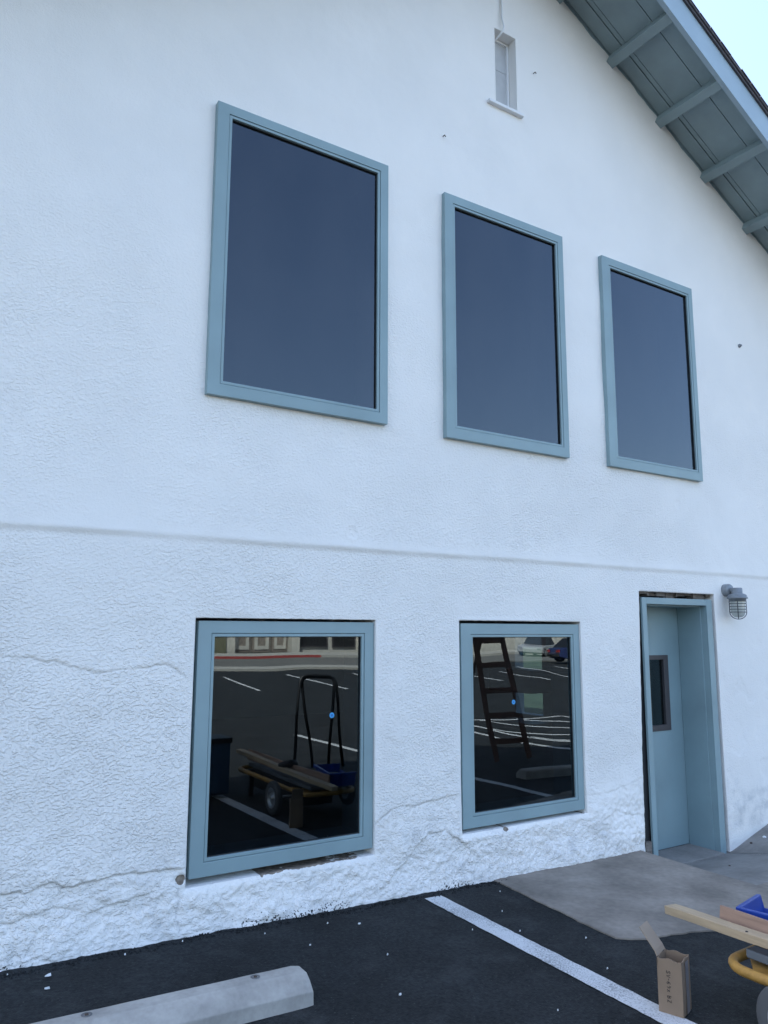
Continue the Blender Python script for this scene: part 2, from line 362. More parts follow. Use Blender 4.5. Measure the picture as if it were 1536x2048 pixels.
for a, b in (((11.1, -24.6), (10.0, -18.7)), ((14.2, -25.5), (12.4, -17.3)), ((17.4, -25.5), (14.5, -17.5)), ((27.4, -26.0), (23.5, -18.0)), ((23.2, -22.4), (21.4, -17.5)), ((21.2, -22.6), (19.5, -18.0)), ((30.2, -26.0), (27.0, -20.0))):
    s = strip('', a, b, .12); fb.add(s.v, s.f)
struct(fb.build('far_parking_lines', MT['whiteline']))
cr = MB()
for k in range(1500):
    x = -.6+4.25*random.random(); y = -.088-.06*random.random()**2-.012*math.sin(x*3)-.012*math.sin(x*11); r = .003+.009*random.random()**2; z = float(zg(np.array(x), np.array(y)))
    cr.add([(x+r*random.uniform(.6, 1.2)*a, y+r*random.uniform(.6, 1.2)*b, z-.001+r*c) for a, b, c in ((1, 0, 0), (-.5, .86, 0), (-.5, -.86, 0), (.1, 0, 1.1), (.5, .8, .6))], [(0, 2, 3), (0, 3, 4), (1, 4, 3), (1, 3, 2), (0, 4, 1), (0, 1, 2)])
cr.build('asphalt_crumbs', MT['asphalt'])['kind'] = 'stuff'
# street behind the camera
def slab(name, x0, x1, y0, y1, z0, z1, m): return struct(MB().box(x0, x1, y0, y1, z0, z1).build(name, m))
slab('gutter_strip', -60, 26, -30.2, -28.2, -.5, -.145, MT['kerbc'])
slab('road', -120, 160, -40, -30.2, -.5, -.17, MT['road'])
slab('red_kerb', -60, 23.5, -40.3, -40, -.5, -.02, MT['red'])
slab('kerb', 23.5, 160, -40.3, -40, -.5, -.02, MT['kerbc'])
slab('pavement', -120, 160, -46, -40.3, -.5, -.025, MT['kerbc'])
struct(grid_obj('lawn', np.array([11.2, 20, 60]), np.array([4, 20, 60]), lambda x, y: zg(x, y)+.03, MT['grass']))

# ------------------------------------------------------------------ the building
B = empty('stucco_building', (3.87, 0, 0), 'white stucco gabled building with teal trim, tinted windows and rough patched wall base', 'building')
PX, XL, XR, YB = 3.87, -2.1, 9.85, 12.0
def zs(x): return 7.527-.54*abs(x-PX)       # underside of the roof boards
OPEN = {  # wall openings x0,x1,z0,z1
 'W1': (1.52, 2.66, 3.02, 4.80), 'W2': (3.27, 4.37, 3.01, 4.76), 'W3': (4.95, 6.06, 3.0, 4.74),
 'L1': (1.458, 2.651, .235, 1.668), 'L2': (3.333, 4.516, .262, 1.672), 'D': (5.225, 6.222, -.6, 1.931), 'V': (3.768, 3.994, 5.786, 6.475)}
def lines(lo, hi, step, must, coarse=None):
    xs = [lo]
    must = sorted(set(round(m, 5) for m in must if lo < m < hi))
    for a, b in zip([lo]+must, must+[hi]):
        n = max(1, int(round((b-a)/step))); xs += [a+(b-a)*k/n for k in range(1, n+1)]
    return xs
mx = [v for o in OPEN.values() for v in o[:2]]; mz = [v for o in OPEN.values() for v in o[2:]]
gxs = np.array(lines(XL, 0, .1, [])+lines(0, 7.7, .009, mx)[1:]+lines(7.7, XR, .1, [])[1:])
gzs = np.array(lines(-.6, -.3, .1, [])+lines(-.3, .62, .006, mz)[1:]+lines(.62, 1.27, .0105, mz)[1:]+lines(1.27, 1.54, .006, mz)[1:]+lines(1.54, 2.25, .0105, mz)[1:]+lines(2.25, 5.2, .02, mz)[1:]+lines(5.2, 7.56, .0085, mz)[1:])
X, Z = np.meshgrid(gxs, gzs); nx, nz = len(gxs), len(gzs)
# profile of the wall face (offset towards the street is negative y)
dep = .012*fbm(X, Z, .9, 3, 1)+.0025*fbm(X, Z, 6, 3, 5)+.006*sm(2.2, .8, Z)*fbm(X, Z, 2.6, 2, 7)
LZ = 2.128+.006*fbm(X, X*0, 1.5, 3, 93)-.004*sm(5, 8, X)                           # ledge line
flare = np.where(Z > LZ, np.exp(-np.maximum(Z-LZ, 0)/.11), np.clip(1-(LZ-Z)/.030, 0, 1))
dep = dep+.017*flare*(1-.35*sm(4.5, 7.5, X))*(.8+.5*fbm(X, Z*0, 1.7, 3, 91))
low = sm(.62, .1, Z+.10*fbm(X, Z, 1.3, 3, 2))                            # rough base
dep = dep+low*(.020+.022*fbm(X, Z, 4, 4, 11)+.015*np.abs(fbm(X, Z, 11, 3, 14))+.009*fbm(X, Z, 30, 2, 15))*sm(6.6, 5.2, X)
dep = dep+.045*sm(.22, -.06, Z-(.03-.025*X))*sm(5.3, 4.2, X)
dep = dep+.004*sm(.5, .3, np.abs(fbm(X, Z, 2.2, 4, 21)))*sm(2.1, 1.0, Z)
crackA = [(.0, 1.46), (.30, 1.47), (.478, 1.475), (.615, 1.453), (.757, 1.433), (.85, 1.40), (.969, 1.378), (1.09, 1.392), (1.189, 1.399), (1.297, 1.415), (1.368, 1.381), (1.411, 1.348)]
crackB = [(-.1, .36), (.30, .352), (.558, .359), (.679, .348), (.756, .372), (.80, .366), (.85, .338), (1.0, .352), (1.089, .364), (1.25, .352), (1.401, .348)]
crackC = [(2.65, .40), (2.692, .44), (2.80, .492), (2.958, .492), (3.1, .505), (3.261, .521)]
crackD = [(2.80, .12), (2.87, .163), (2.96, .25), (3.055, .311), (3.197, .308), (3.299, .232)]
crackE = [(4.505, .39), (4.65, .385), (4.833, .392), (5.05, .43), (5.186, .451)]
crackF = [(4.545, .154), (4.68, .2), (4.824, .246), (5.0, .20), (5.178, .186)]
crackG = [(1.404, .29), (1.42, .2), (1.40, .12), (1.43, .04)]
crackH = [(.3, .25), (.6, .22), (.8, .26), (.95, .2), (1.2, .24)]
crackI = [(6.9, 1.0), (7.1, .96), (7.35, 1.02)]
wob = .012*fbm(X, Z, 16, 3, 31)
crk = np.zeros_like(X)
for pts, gd, step in ((crackA, .007, .0045), (crackB, .012, .014), (crackC, .007, .006), (crackD, .010, .014), (crackE, .005, .003), (crackF, .006, .005), (crackG, .010, 0), (crackH, .006, .008), (crackI, .004, 0)):
    d, s = seg_dist(X+wob*.6, Z+wob, pts); vis = .55+.45*sm(-.25, .15, fbm(X, Z, 5, 2, 71)); dep = dep-.6*gd*vis*np.exp(-(d/.0055)**2)
    sd_ = np.where(s < 0, -d, d); dep = dep-step*vis*sm(.005, -.005, sd_)*np.exp(-(d/.10)**2)
    crk = np.maximum(crk, np.exp(-(d/.0045)**2)*(gd/.012)*vis)
for cx, cz in ((5.782, 2.717), (2.466, 2.223)):                          # round patches
    r = np.hypot(X-cx, Z-cz); dep = dep-.003*sm(.046, .036, r)+.003*np.exp(-((r-.045)/.008)**2)
edge_d = np.full(X.shape, 9.)
for k, (x0, x1, z0, z1) in OPEN.items():
    dx = np.maximum(np.maximum(x0-X, X-x1), 0); dz = np.maximum(np.maximum(z0-Z, Z-z1), 0); edge_d = np.minimum(edge_d, np.hypot(dx, dz))
dep = dep*(1-.7*np.exp(-(edge_d/.02)**2))
rough = np.clip(.52+.60*fbm(X, Z, .8, 4, 41)+.30*sm(2.0, .6, Z)+.18*np.exp(-((Z-1.75)/.5)**2), .12, 1.25)
rough *= 1-.86*sm(2.7, 4.5, Z+.45*fbm(X, Z, .9, 3, 44))
rough *= 1.0+.15*sm(1.9, .9, Z)+.15*sm(2.6, 1.6, X)
rough *= 1-.72*sm(5.9, 6.4, X)*sm(2.6, 1.9, Z)
rough *= 1-.55*sm(2.6, 3.8, X)*sm(1.5, 1.8, Z)*sm(2.5, 2.0, Z)*sm(.1, -.25, fbm(X, Z, 1.6, 2, 46))
rough *= 1-.6*np.exp(-(edge_d/.035)**2)
rough *= 1-.75*np.exp(-((Z-LZ-.02)/.05)**2)
smp = sm(.5, .32, np.hypot((X-4.95)/1.0, (Z-.28)/.55)); rough *= 1-.75*smp
dirt_and_shade = np.clip(low*.55*sm(-.05, .35, fbm(X, Z, 2.2, 3, 51))+.22*sm(.2, .6, fbm(X, Z, 1.4, 4, 53))*sm(.9, .3, Z), 0, .8)
dirt_and_shade = np.maximum(dirt_and_shade, .05*np.exp(-((Z-LZ+.012)/.014)**2))  # shade on the ledge underside, painted in through the same mask
tarr = np.exp(-(np.maximum(Z-(.05-.025*X), 0)/.075)**1.3)*sm(3.7, 3.2, X)*(.30+.62*sm(-.1, .35, fbm(X, Z, 1.3, 3, 61)))
patch = np.zeros_like(X)
for cx, cz, rx, rz in ((2.20, .243, .26, .016), (2.46, .250, .19, .020), (1.975, .240, .09, .016), (1.430, .285, .032, .030), (1.655, .250, .045, .013), (1.902, .244, .016, .026), (3.71, .250, .026, .016), (4.485, .268, .022, .010)):
    patch = np.maximum(patch, np.clip(1.35-np.hypot((X-cx)/rx, (Z-cz)/rz), 0, 1))
patch *= sm(0, .1, low+.5)
dep = dep-.012*sm(.4, .6, patch)
slop = sm(.012, .0, (7.527-.54*np.abs(X-PX))-Z-.016-.022*fbm(X, Z, 5, 3, 81))*sm(3.0, 4.0, Z)
# irregular stucco line under the eave handled by soffit overlap; shift left door edge outwards towards the floor
XX = X.copy()
wx = sm(4.72, 5.225, X)*(X < 5.2251)                                     # the door opening runs out of plumb towards the floor
XX = X+np.where(Z < 2.05, wx*sm(2.05, 1.90, Z)*(-.010-.078*np.clip((1.931-Z)/2.1, 0, 1)+.004*perlin(Z*14, Z*0+.3)), 0)
for k in ('L1', 'L2', 'D', 'V'):                                         # chipped edges on top of the openings
    x0, x1, z0, z1 = OPEN[k]
    j = int(np.argmin(abs(gzs-z1))); sel = (gxs > x0) & (gxs < x1)
    Z[j, sel] += .004*perlin(gxs[sel]*22, gxs[sel]*0+5)
xc = (gxs[:-1]+gxs[1:])/2; zc = (gzs[:-1]+gzs[1:])/2; XC, ZC = np.meshgrid(xc, zc)
keep = ZC < 7.527-.54*np.abs(XC-PX)+.03
for x0, x1, z0, z1 in OPEN.values(): keep &= ~((XC > x0) & (XC < x1) & (ZC > z0) & (ZC < z1))
jj, ii = np.nonzero(keep)
quads = np.stack([jj*nx+ii, jj*nx+ii+1, (jj+1)*nx+ii+1, (jj+1)*nx+ii], 1)
V = np.stack([XX, -dep, Z], -1).reshape(-1, 3)
att = {k: a.reshape(-1) for k, a in (('rough', rough), ('dirt_and_shade', dirt_and_shade), ('tar', tarr), ('patch', patch), ('crack', crk), ('slop', slop))}
# reveals: push the opening borders back into the wall
extra_v = []; extra_f = []; base = len(V)
def grid_i(x): return int(np.argmin(abs(gxs-x)))
def grid_j(z): return int(np.argmin(abs(gzs-z)))
src_idx = []
for k, (x0, x1, z0, z1) in OPEN.items():
    i0, i1, j0, j1 = grid_i(x0), grid_i(x1), grid_j(z0), grid_j(z1)
    loop = [(j0, i) for i in range(i0, i1)]+[(j, i1) for j in range(j0, j1)]+[(j1, i) for i in range(i1, i0, -1)]+[(j, i0) for j in range(j1, j0, -1)]
    st = base+len(extra_v); D = .12 if k == 'V' else .32
    for j, i in loop: p = V[j*nx+i]; extra_v.append((p[0], D, p[2])); src_idx.append(j*nx+i)
    n = len(loop)
    for q in range(n):
        a = loop[q][0]*nx+loop[q][1]; b = loop[(q+1) % n][0]*nx+loop[(q+1) % n][1]
        extra_f.append((a, b, st+(q+1) % n, st+q))
V = np.concatenate([V, np.array(extra_v)]); F = np.concatenate([quads, np.array(extra_f)])
for k in att: att[k] = np.concatenate([att[k], att[k][src_idx]])
used = np.unique(F); remap = np.full(len(V), -1); remap[used] = np.arange(len(used)); V = V[used]; F = remap[F]
me = bpy.data.meshes.new('wall'); me.vertices.add(len(V)); me.vertices.foreach_set('co', V.astype(np.float32).ravel())
me.loops.add(F.size); me.loops.foreach_set('vertex_index', F.astype(np.int32).ravel())
me.polygons.add(len(F)); me.polygons.foreach_set('loop_start', np.arange(0, F.size, 4, dtype=np.int32))
try: me.polygons.foreach_set('loop_total', np.full(len(F), 4, dtype=np.int32))
except Exception: pass
me.update(calc_edges=True); me.validate()
for k, a in att.items():
    t = me.attributes.new(k, 'FLOAT', 'POINT'); t.data.foreach_set('value', a[used].astype(np.float32))
sm_ = np.ones(len(me.polygons), dtype=bool); sm_[len(quads):] = False; me.polygons.foreach_set('use_smooth', sm_)
me.materials.append(MT['stucco'])
wall = bpy.data.objects.new('wall', me); COL.objects.link(wall); wall.parent = B; wall.matrix_parent_inverse = Matrix.Translation((-3.87, 0, 0))
# the rest of the shell (dim interior behind the tinted glass)
sh = MB()
sh.box(XL, XL+.2, .34, YB, -.6, 4.30)
sh.box(XR-.2, XR, .34, 5.76, -.6, 4.30).box(XR-.2, XR, 6.45, YB, -.6, 4.30).box(XR-.2, XR, 5.76, 6.45, 1.55, 4.30).box(XR-.2, XR, 5.76, 6.45, -.6, .15)
sh.add([(XL+.2, YB-.2, -.6), (XR-.2, YB-.2, -.6), (XR-.2, YB-.2, 4.2), (PX, YB-.2, 7.5), (XL+.2, YB-.2, 4.2)], [(0, 1, 2, 3, 4)])
shell = sh.build('side_wall', MT['stucco'], B); shell['label'] = 'hidden side and rear walls'
del shell['label']
fl = MB().box(XL+.2, XR-.2, .36, YB-.2, -.5, -.27).box(XL+.2, XR-.2, .36, YB-.2, 2.35, 2.55)
fl.build('interior_floor', MT['interior'], B)
# --- windows
def window(rect, inset, yf, back, gl='glass'):
    x0, x1, z0, z1 = rect; l, r, t, b = inset; bw = .020
    g = (x0+l, x1-r, z0+b, z1-t); mid = (g[0]-bw, g[1]+bw, g[2]-bw, g[3]+bw); mid2 = (mid[0]+.002, mid[1]-.002, mid[2]+.002, mid[3]-.002)
    m = MB().ring(rect, mid, yf, back); m.ring(mid2, g, yf+.004, back-.003)
    w = m.build('window', MT['teal'], B, bevel=.0025)
    ga = MB().ring((g[0]-.001, g[1]+.001, g[2]-.001, g[3]+.001), (g[0]+.004, g[1]-.004, g[2]+.004, g[3]-.004), yf+.018, yf+.026)
    ga.build('gasket', MT['gasket_and_gap_shade'], w)
    MB().box(g[0]-.004, g[1]+.004, yf+.027, yf+.031, g[2]-.004, g[3]+.004).build('pane', MT[gl], w)
    return w, g
window((1.457, 2.716, 2.968, 4.856), (.098, .084, .083, .093), -.040, .11, 'glass_up')
window((3.211, 4.425, 2.951, 4.820), (.098, .078, .086, .097), -.040, .11, 'glass_up')
window((4.888, 6.112, 2.944, 4.790), (.110, .074, .088, .096), -.040, .11, 'glass_up')
l1, _ = window((1.482, 2.647, .270, 1.652), (.100, .088, .090, .095), .012, .25)
l2, _ = window((3.357, 4.512, .286, 1.652), (.108, .082, .095, .091), .012, .25)
def disc(cx, y, cz, r, m, name, par, dy=.001):
    n = 20; o = MB().prism([(cx+r*math.cos(2*math.pi*k/n), cz+r*math.sin(2*math.pi*k/n)) for k in range(n)], 'y', y, y+dy).build(name, m, par); return o
for w, cx, cz in ((l1, 2.361, 1.082), (l2, 3.851, 1.094)):
    m = MB(); n = 20
    m.prism([(cx+.0165*math.cos(2*math.pi*k/n), cz+.0165*math.sin(2*math.pi*k/n)) for k in range(n)], 'y', .0375, .0388)
    s = m.build('sticker', [MT['sticker'], MT['sticker_in']], w)
    m2 = MB().prism([(cx+.008*math.cos(2*math.pi*k/n), cz+.008*math.sin(2*math.pi*k/n)) for k in range(n)], 'y', .0365, .0374)
    bm = bmesh.new(); bm.from_mesh(s.data)
    o = [bm.verts.new(v) for v in m2.v]
    for f in m2.f:
        q = bm.faces.new([o[i] for i in f]); q.material_index = 1
    bm.to_mesh(s.data); bm.free()
# --- small attic window
vw = MB().ring((3.772, 3.990, 5.790, 6.470), (3.772+.014, 3.990-.018, 5.797, 6.47-.018), .085, .12)
vw = vw.build('attic_window', MT['white'], B, bevel=.002)
MB().box(3.784, 3.975, .103, .112, 5.79, 6.455).build('screen', MT['screen'], vw)
MB().box(3.784, 3.975, .099, .1029, 6.20, 6.212).build('rail', MT['screen'], vw)
MB().box(3.672, 4.040, -.036, .09, 5.758, 5.784).build('sill', MT['white'], vw, bevel=.004)
# --- door
zb = -.30
df = MB()
df.box(5.25, 5.305, 0.0, .022, zb, 1.882).box(6.107, 6.183, 0.0, .022, zb, 1.882).box(5.305, 6.107, 0.0, .022, 1.828, 1.882)
df.box(5.291, 5.305, .022, .36, zb, 1.842).box(6.107, 6.121, .022, .36, zb, 1.842).box(5.305, 6.107, .022, .36, 1.828, 1.842)
df.box(5.305, 5.317, .06, .30, zb, 1.828).box(6.095, 6.107, .06, .30, zb, 1.828).box(5.317, 6.095, .06, .30, 1.816, 1.828)
df.build('door_frame', MT['teal'], B, bevel=.002)
DR = MB(); vx0, vx1, vz0, vz1 = 5.52, 5.925, .742, 1.391
for a in ((5.307, vx0, -.235, 1.824), (vx1, 6.103, -.235, 1.824), (vx0, vx1, -.235, vz0), (vx0, vx1, vz1, 1.824)):
    DR.box(a[0], a[1], .302, .346, a[2], a[3])
door = DR.build('door', MT['teal'], B)
MB().ring((vx0-.002, vx1+.002, vz0-.002, vz1+.002), (vx0+.06, vx1-.062, vz0+.048, vz1-.038), .294, .35).build('vision_frame', MT['bronze'], door, bevel=.003)
MB().box(vx0+.05, vx1-.05, .318, .324, vz0+.04, vz1-.03).build('pane', MT['glass'], door)
# rough header and shims showing in the gap round the door frame
hd = MB()
x = 5.222
while x < 6.22:
    w_ = random.choice((.012, .02, .05, .11, .16)); x1_ = min(x+w_, 6.222); hd.box(x, x1_-.0004, .03+.05*random.random(), .12, 1.886+random.random()**2*.03, 1.94); x += w_
hd.box(5.11, 5.289, .22, .25, -.3, 1.93)
MB().box(5.11, 5.2885, .034, .058, -.3, 1.882).build('gap_shade', MT['gasket_and_gap_shade'], B)  # black strip added to draw the shade inside the open gap
hd.build('door_header', MT['wood_old'], B)
MB().box(5.165, 5.235, .004, .032, -.27, -.04).build('shim_block', MT['wood_old'], B)
# --- roof
sl = math.sqrt(1+.54**2)
def zoff(x, d): return zs(x)+d
YO = -.66
rf = MB()
for s0, s1 in ((PX, XR+.7), (XL-.7, PX)):
    # boards running parallel to the slope, lying side by side (soffit with dark joints)
    ys = [YO+.02]
    for w in (.165, .305, .022, .10, .05, .2): ys.append(ys[-1]+w)
    y = YO+.001
    for k, w in enumerate((.185, .29, .045, .13, .02, .3)):
        dz = (0, 0, .006, .0, .008, 0)[k]; y1 = y+w-.007
        rf.add([(s0, y, zs(s0)+dz), (s1, y, zs(s1)+dz), (s1, y1, zs(s1)+dz), (s0, y1, zs(s0)+dz), (s0, y, zs(s0)+.03), (s1, y, zs(s1)+.03), (s1, y1, zs(s1)+.03), (s0, y1, zs(s0)+.03)],
               [(0, 1, 2, 3), (4, 7, 6, 5), (0, 4, 5, 1), (1, 5, 6, 2), (2, 6, 7, 3), (3, 7, 4, 0)])
        y += w
    rf.add([(s0, YO, zs(s0)+.031), (s1, YO, zs(s1)+.031), (s1, YB+.4, zs(s1)+.031), (s0, YB+.4, zs(s0)+.031), (s0, YO, zs(s0)+.05), (s1, YO, zs(s1)+.05), (s1, YB+.4, zs(s1)+.05), (s0, YB+.4, zs(s0)+.05)],
           [(0, 1, 2, 3), (4, 7, 6, 5), (0, 4, 5, 1), (1, 5, 6, 2), (2, 6, 7, 3), (3, 7, 4, 0)])
rf.build('soffit', MT['teal_eave'], B)
# batten moulding on the soffit near the wall and scribed stucco edge
xk = 5.152
ox = [xk-.652*k for k in range(0, 2)]+[xk+.652*k for k in range(1, 8)]
ox += [2*PX-x for x in ox]
for x in ox:
    sg = 1 if x > PX else -1; th = math.atan(.54)*sg
    mt = Matrix.Translation((x, 0, zs(x))) @ Matrix.Rotation(th, 4, 'Y')
    a, b = (0, .088) if sg > 0 else (-.088, 0)
    MB().box(a, b, YO+.002, .06, -.092, -.001, mt).build('outlooker', MT['teal_eave'], B, bevel=.004)
def rake(d0, d1, y0, y1, ext=.7):
    m = MB()
    for s0, s1 in ((PX, XR+ext), (XL-ext, PX)):
        v = [(x, y, zs(x)+d) for y in (y0, y1) for x, d in ((s0, d0), (s1, d0), (s1, d1), (s0, d1))]
        m.add(v, [(0, 1, 2, 3), (7, 6, 5, 4), (0, 4, 5, 1), (2, 6, 7, 3), (1, 5, 6, 2), (0, 3, 7, 4)])
    return m
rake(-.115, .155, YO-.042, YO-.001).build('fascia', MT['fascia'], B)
rake(.156, .180, YO-.060, YB+.5).build('drip_edge', MT['shingle'], B)
sg = rake(.181, .205, YO-.072, YB+.52)
x = PX+.05
while x < XR+.7:
    L = .14; x1 = x+L*.97; e = YO-.076-random.random()*.008; h = .206; k = .003+.004*random.random()
    sg.add([(x, e, zs(x)+h+k), (x1, e, zs(x1)+h+k*.3), (x1, YB, zs(x1)+h+k*.3), (x, YB, zs(x)+h+k), (x, e, zs(x)+h), (x1, e, zs(x1)+h), (x1, YB, zs(x1)+h), (x, YB, zs(x)+h)],
           [(0, 1, 2, 3), (0, 4, 5, 1), (1, 5, 6, 2), (0, 3, 7, 4), (4, 7, 6, 5)])
    x += L
sg.build('shingles', MT['shingle'], B)

# ------------------------------------------------------------------ wall lamp
LX, LY = 6.395, -.115
WL = empty('wall_lamp', (6.385, 0, 1.97), 'grey caged jar lamp on the wall beside the teal door', 'wall lamp')
roty = Matrix.Translation((6.385, 0, 1.972)) @ Matrix.Rotation(math.pi/2, 4, 'X')
MB().lathe([(0, -.012), (.054, -.012), (.056, .0), (.056, .05), (.050, .060), (0, .062)], 28, roty).build('junction_box', MT['lampgrey'], WL, True)
MB().lathe([(0, .055), (.024, .055), (.022, .085), (0, .085)], 16, roty).build('arm', MT['lampgrey'], WL, True)
up = Matrix.Translation((LX, LY, 0))
MB().lathe([(0, 1.992), (.040, 1.990), (.046, 1.984), (.047, 1.940), (.060, 1.936), (.078, 1.925), (.080, 1.908), (.086, 1.907), (.087, 1.893), (.072, 1.892), (.071, 1.868), (0, 1.868)], 32, up).build('hood', MT['lampgrey'], WL, True)
MB().lathe([(.060, 1.868), (.061, 1.80), (.058, 1.765), (.048, 1.742), (.030, 1.730), (0, 1.726)], 28, up).build('glass_jar', MT['jar'], WL, True)
cg = MB()
for k in range(2):
    a = math.pi/2*k+math.radians(32); c, s = math.cos(a), math.sin(a); R = .069; pts = [(LX-R*c, LY-R*s, 1.872), (LX-R*c, LY-R*s, 1.775)]
    for q in range(1, 12):
        t = math.pi*q/12; pts.append((LX-R*c*math.cos(t), LY-R*s*math.cos(t), 1.775-.063*math.sin(t)))
    pts += [(LX+R*c, LY+R*s, 1.775), (LX+R*c, LY+R*s, 1.872)]; cg.tube(pts, .0036, 8)
for z in (1.850, 1.824, 1.799, 1.774):
    cg.tube([(LX+.069*math.cos(2*math.pi*k/32), LY+.069*math.sin(2*math.pi*k/32), z) for k in range(32)], .0030, 6, closed=True)
cg.build('cage', MT['cage'], WL, True)
# ------------------------------------------------------------------ cable and small things on the wall
cb = MB().tube([(3.845, -.012, 7.45), (3.842, -.014, 7.0), (3.838, -.016, 6.75), (3.836, -.014, 6.60), (3.842, -.03, 6.50), (3.838, -.028, 6.465), (3.822, -.012, 6.43), (3.808, .03, 6.405), (3.803, .07, 6.375)], .008, 8)
tag(recentre(cb.build('cable', MT['white'], smooth=True), (3.84, -.012, 6.4)), 'thin painted cable running down the gable into the small attic window', 'cable')
st = MB(); mt = Matrix.Translation((6.876, 0, 4.399)) @ Matrix.Rotation(math.pi/2, 4, 'X')
st.lathe([(0, -.01), (.017, -.01), (.018, .0), (.018, .014), (.008, .016), (.008, .028), (0, .029)], 14, mt)
tag(recentre(st.build('wall_plug', MT['lampgrey'], smooth=True), (6.876, 0, 4.399)), 'small round grey plug fixed high on the wall right of the upper windows', 'wall plug')
for i, (x, z) in enumerate(((4.19, 6.24), (3.231, 5.299))):
    nb = MB().tube([(x, .02, z), (x+.003, -.018, z+.003), (x+.008, -.022, z-.012)], .0042, 6)
    tag(recentre(nb.build('nail', MT['rust']), (x, 0, z)), ('rusty bent nail in the white wall right of the attic window', 'rusty bent nail in the white wall above the middle upper window')[i], 'nail', 'bent nails in the wall')

# ------------------------------------------------------------------ wheel stops
def wheel_stop(x0, x1, yf, label, holes, slope=-.025):
    W = empty('wheel_stop', ((x0+x1)/2, yf+.08, float(zg(np.array((x0+x1)/2), np.array(yf)))), label, 'wheel stop', 'concrete wheel stops')
    prof = [(0, -.01), (.003, .058), (.040, .094), (.085, .113), (.160, .114), (.184, .095), (.190, .055), (.192, -.01)]
    n = 46; vs = []; fs = []; k = len(prof)
    for i in range(n+1):
        x = x0+(x1-x0)*i/n; z0 = float(zg(np.array(x), np.array(yf)))
        for (u, w) in prof:
            e = 0
            if i in (0, n): e = .006
            vs.append((x, yf+u+(e if u < .08 else -e)+.0015*float(perlin(np.array(x*9), np.array(u*30+w*20))), z0+w-(e if w > .02 else 0)+.0015*float(perlin(np.array(x*8+9), np.array(u*40)))))
    for i in range(n):
        for j in range(k-1): fs.append((i*k+j, (i+1)*k+j, (i+1)*k+j+1, i*k+j+1))
    fs += [tuple(range(k)), tuple(range(n*k, (n+1)*k))]
    MB().add(vs, fs).build('stop_body', MT['stop'], W, bevel=.004)
    for hx in holes:
        z = float(zg(np.array(hx), np.array(yf)))+.1095
        mt = Matrix.Translation((hx, yf+.128, z+.004)) @ Matrix.Rotation(math.radians(1), 4, 'X')
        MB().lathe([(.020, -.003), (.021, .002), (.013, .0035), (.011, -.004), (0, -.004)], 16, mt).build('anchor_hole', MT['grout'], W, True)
        MB().lathe([(0, .0045), (.0075, .004), (.0085, -.003)], 12, mt).build('anchor_pin', MT['rust'], W, True)
wheel_stop(-.13, 1.70, -1.045, 'pale concrete wheel stop on black asphalt below the lower left window', (.16, .775, 1.475))
wheel_stop(6.55, 8.38, -2.95, 'pale concrete wheel stop of the next bay, right of the second parking line', (6.85, 8.1))

# ------------------------------------------------------------------ cardboard box
bx, by = 3.066, -1.848; bz = float(zg(np.array(bx), np.array(by)))+.005
CB = empty('cardboard_box', (bx, by, bz), 'small open brown cardboard box with one raised flap standing on the parking line end', 'cardboard box')
ang = math.radians(20); BM = Matrix.Translation((bx, by, bz)) @ Matrix.Rotation(ang, 4, 'Z')
w, d, h, t = .056, .053, .222, .0035
bb = MB(); NZ = 6
def wallpanel(p0, p1, n_in):
    vs = []; fs = []; NXp = 6
    for a in range(NZ+1):
        for b in range(NXp+1):
            u = b/NXp; z = h*a/NZ; p = Vector(p0).lerp(Vector(p1), u); bul = .003*math.sin(math.pi*u)*math.sin(math.pi*a/NZ)
            zz = z+(.004*math.sin(u*9+p0[0]*50) if a == NZ else 0)
            vs.append(Vector((p[0], p[1], zz))-Vector(n_in)*bul)
    m = len(vs); vs += [v+Vector(n_in)*t for v in vs]
    R = NXp+1
    for a in range(NZ):
        for b in range(NXp):
            q = a*R+b; fs += [(q, q+1, q+R+1, q+R), (m+q, m+q+R, m+q+R+1, m+q+1)]
    for b in range(NXp): q = NZ*R+b; fs.append((q, q+1, m+q+1, m+q))
    for a in range(NZ): fs += [(a*R, (a+1)*R, m+(a+1)*R, m+a*R), (a*R+R-1, m+a*R+R-1, m+(a+1)*R+R-1, (a+1)*R+R-1)]
    bb.add([BM @ v for v in vs], fs)
wallpanel((-w, -d, 0), (w, -d, 0), (0, 1, 0)); wallpanel((w, -d, 0), (w, d, 0), (-1, 0, 0)); wallpanel((w, d, 0), (-w, d, 0), (0, -1, 0)); wallpanel((-w, d, 0), (-w, -d, 0), (1, 0, 0))
bb.box(-w+.004, w-.004, -d+.004, d-.004, .002, .006, BM)
body = bb.build('box_body', MT['cardboard'], CB)
fp = MB(); fl_pts = [(d+.001, h), (d+.010, h+.020), (d+.042, h+.060), (d+.076, h+.104)]
vs = []
for e_, f_ in ((0, 0), (-.003, .0025)):
    for k, (y, z) in enumerate(fl_pts):
        for x in (-w+.003+.001*k, w-.003-.002*k): vs.append(BM @ Vector((x, y+e_, z+f_)))
n = len(fl_pts); q = 2*n; fs = []
for k in range(n-1):
    a = 2*k; fs += [(a, a+1, a+3, a+2), (q+a, q+a+2, q+a+3, q+a+1), (a, a+2, q+a+2, q+a), (a+1, q+a+1, q+a+3, a+3)]
fs += [(0, q, q+1, 1), (2*n-2, 2*n-1, q+2*n-1, q+2*n-2)]
fp.add(vs, fs).build('flap', MT['cardboard_in'], CB)
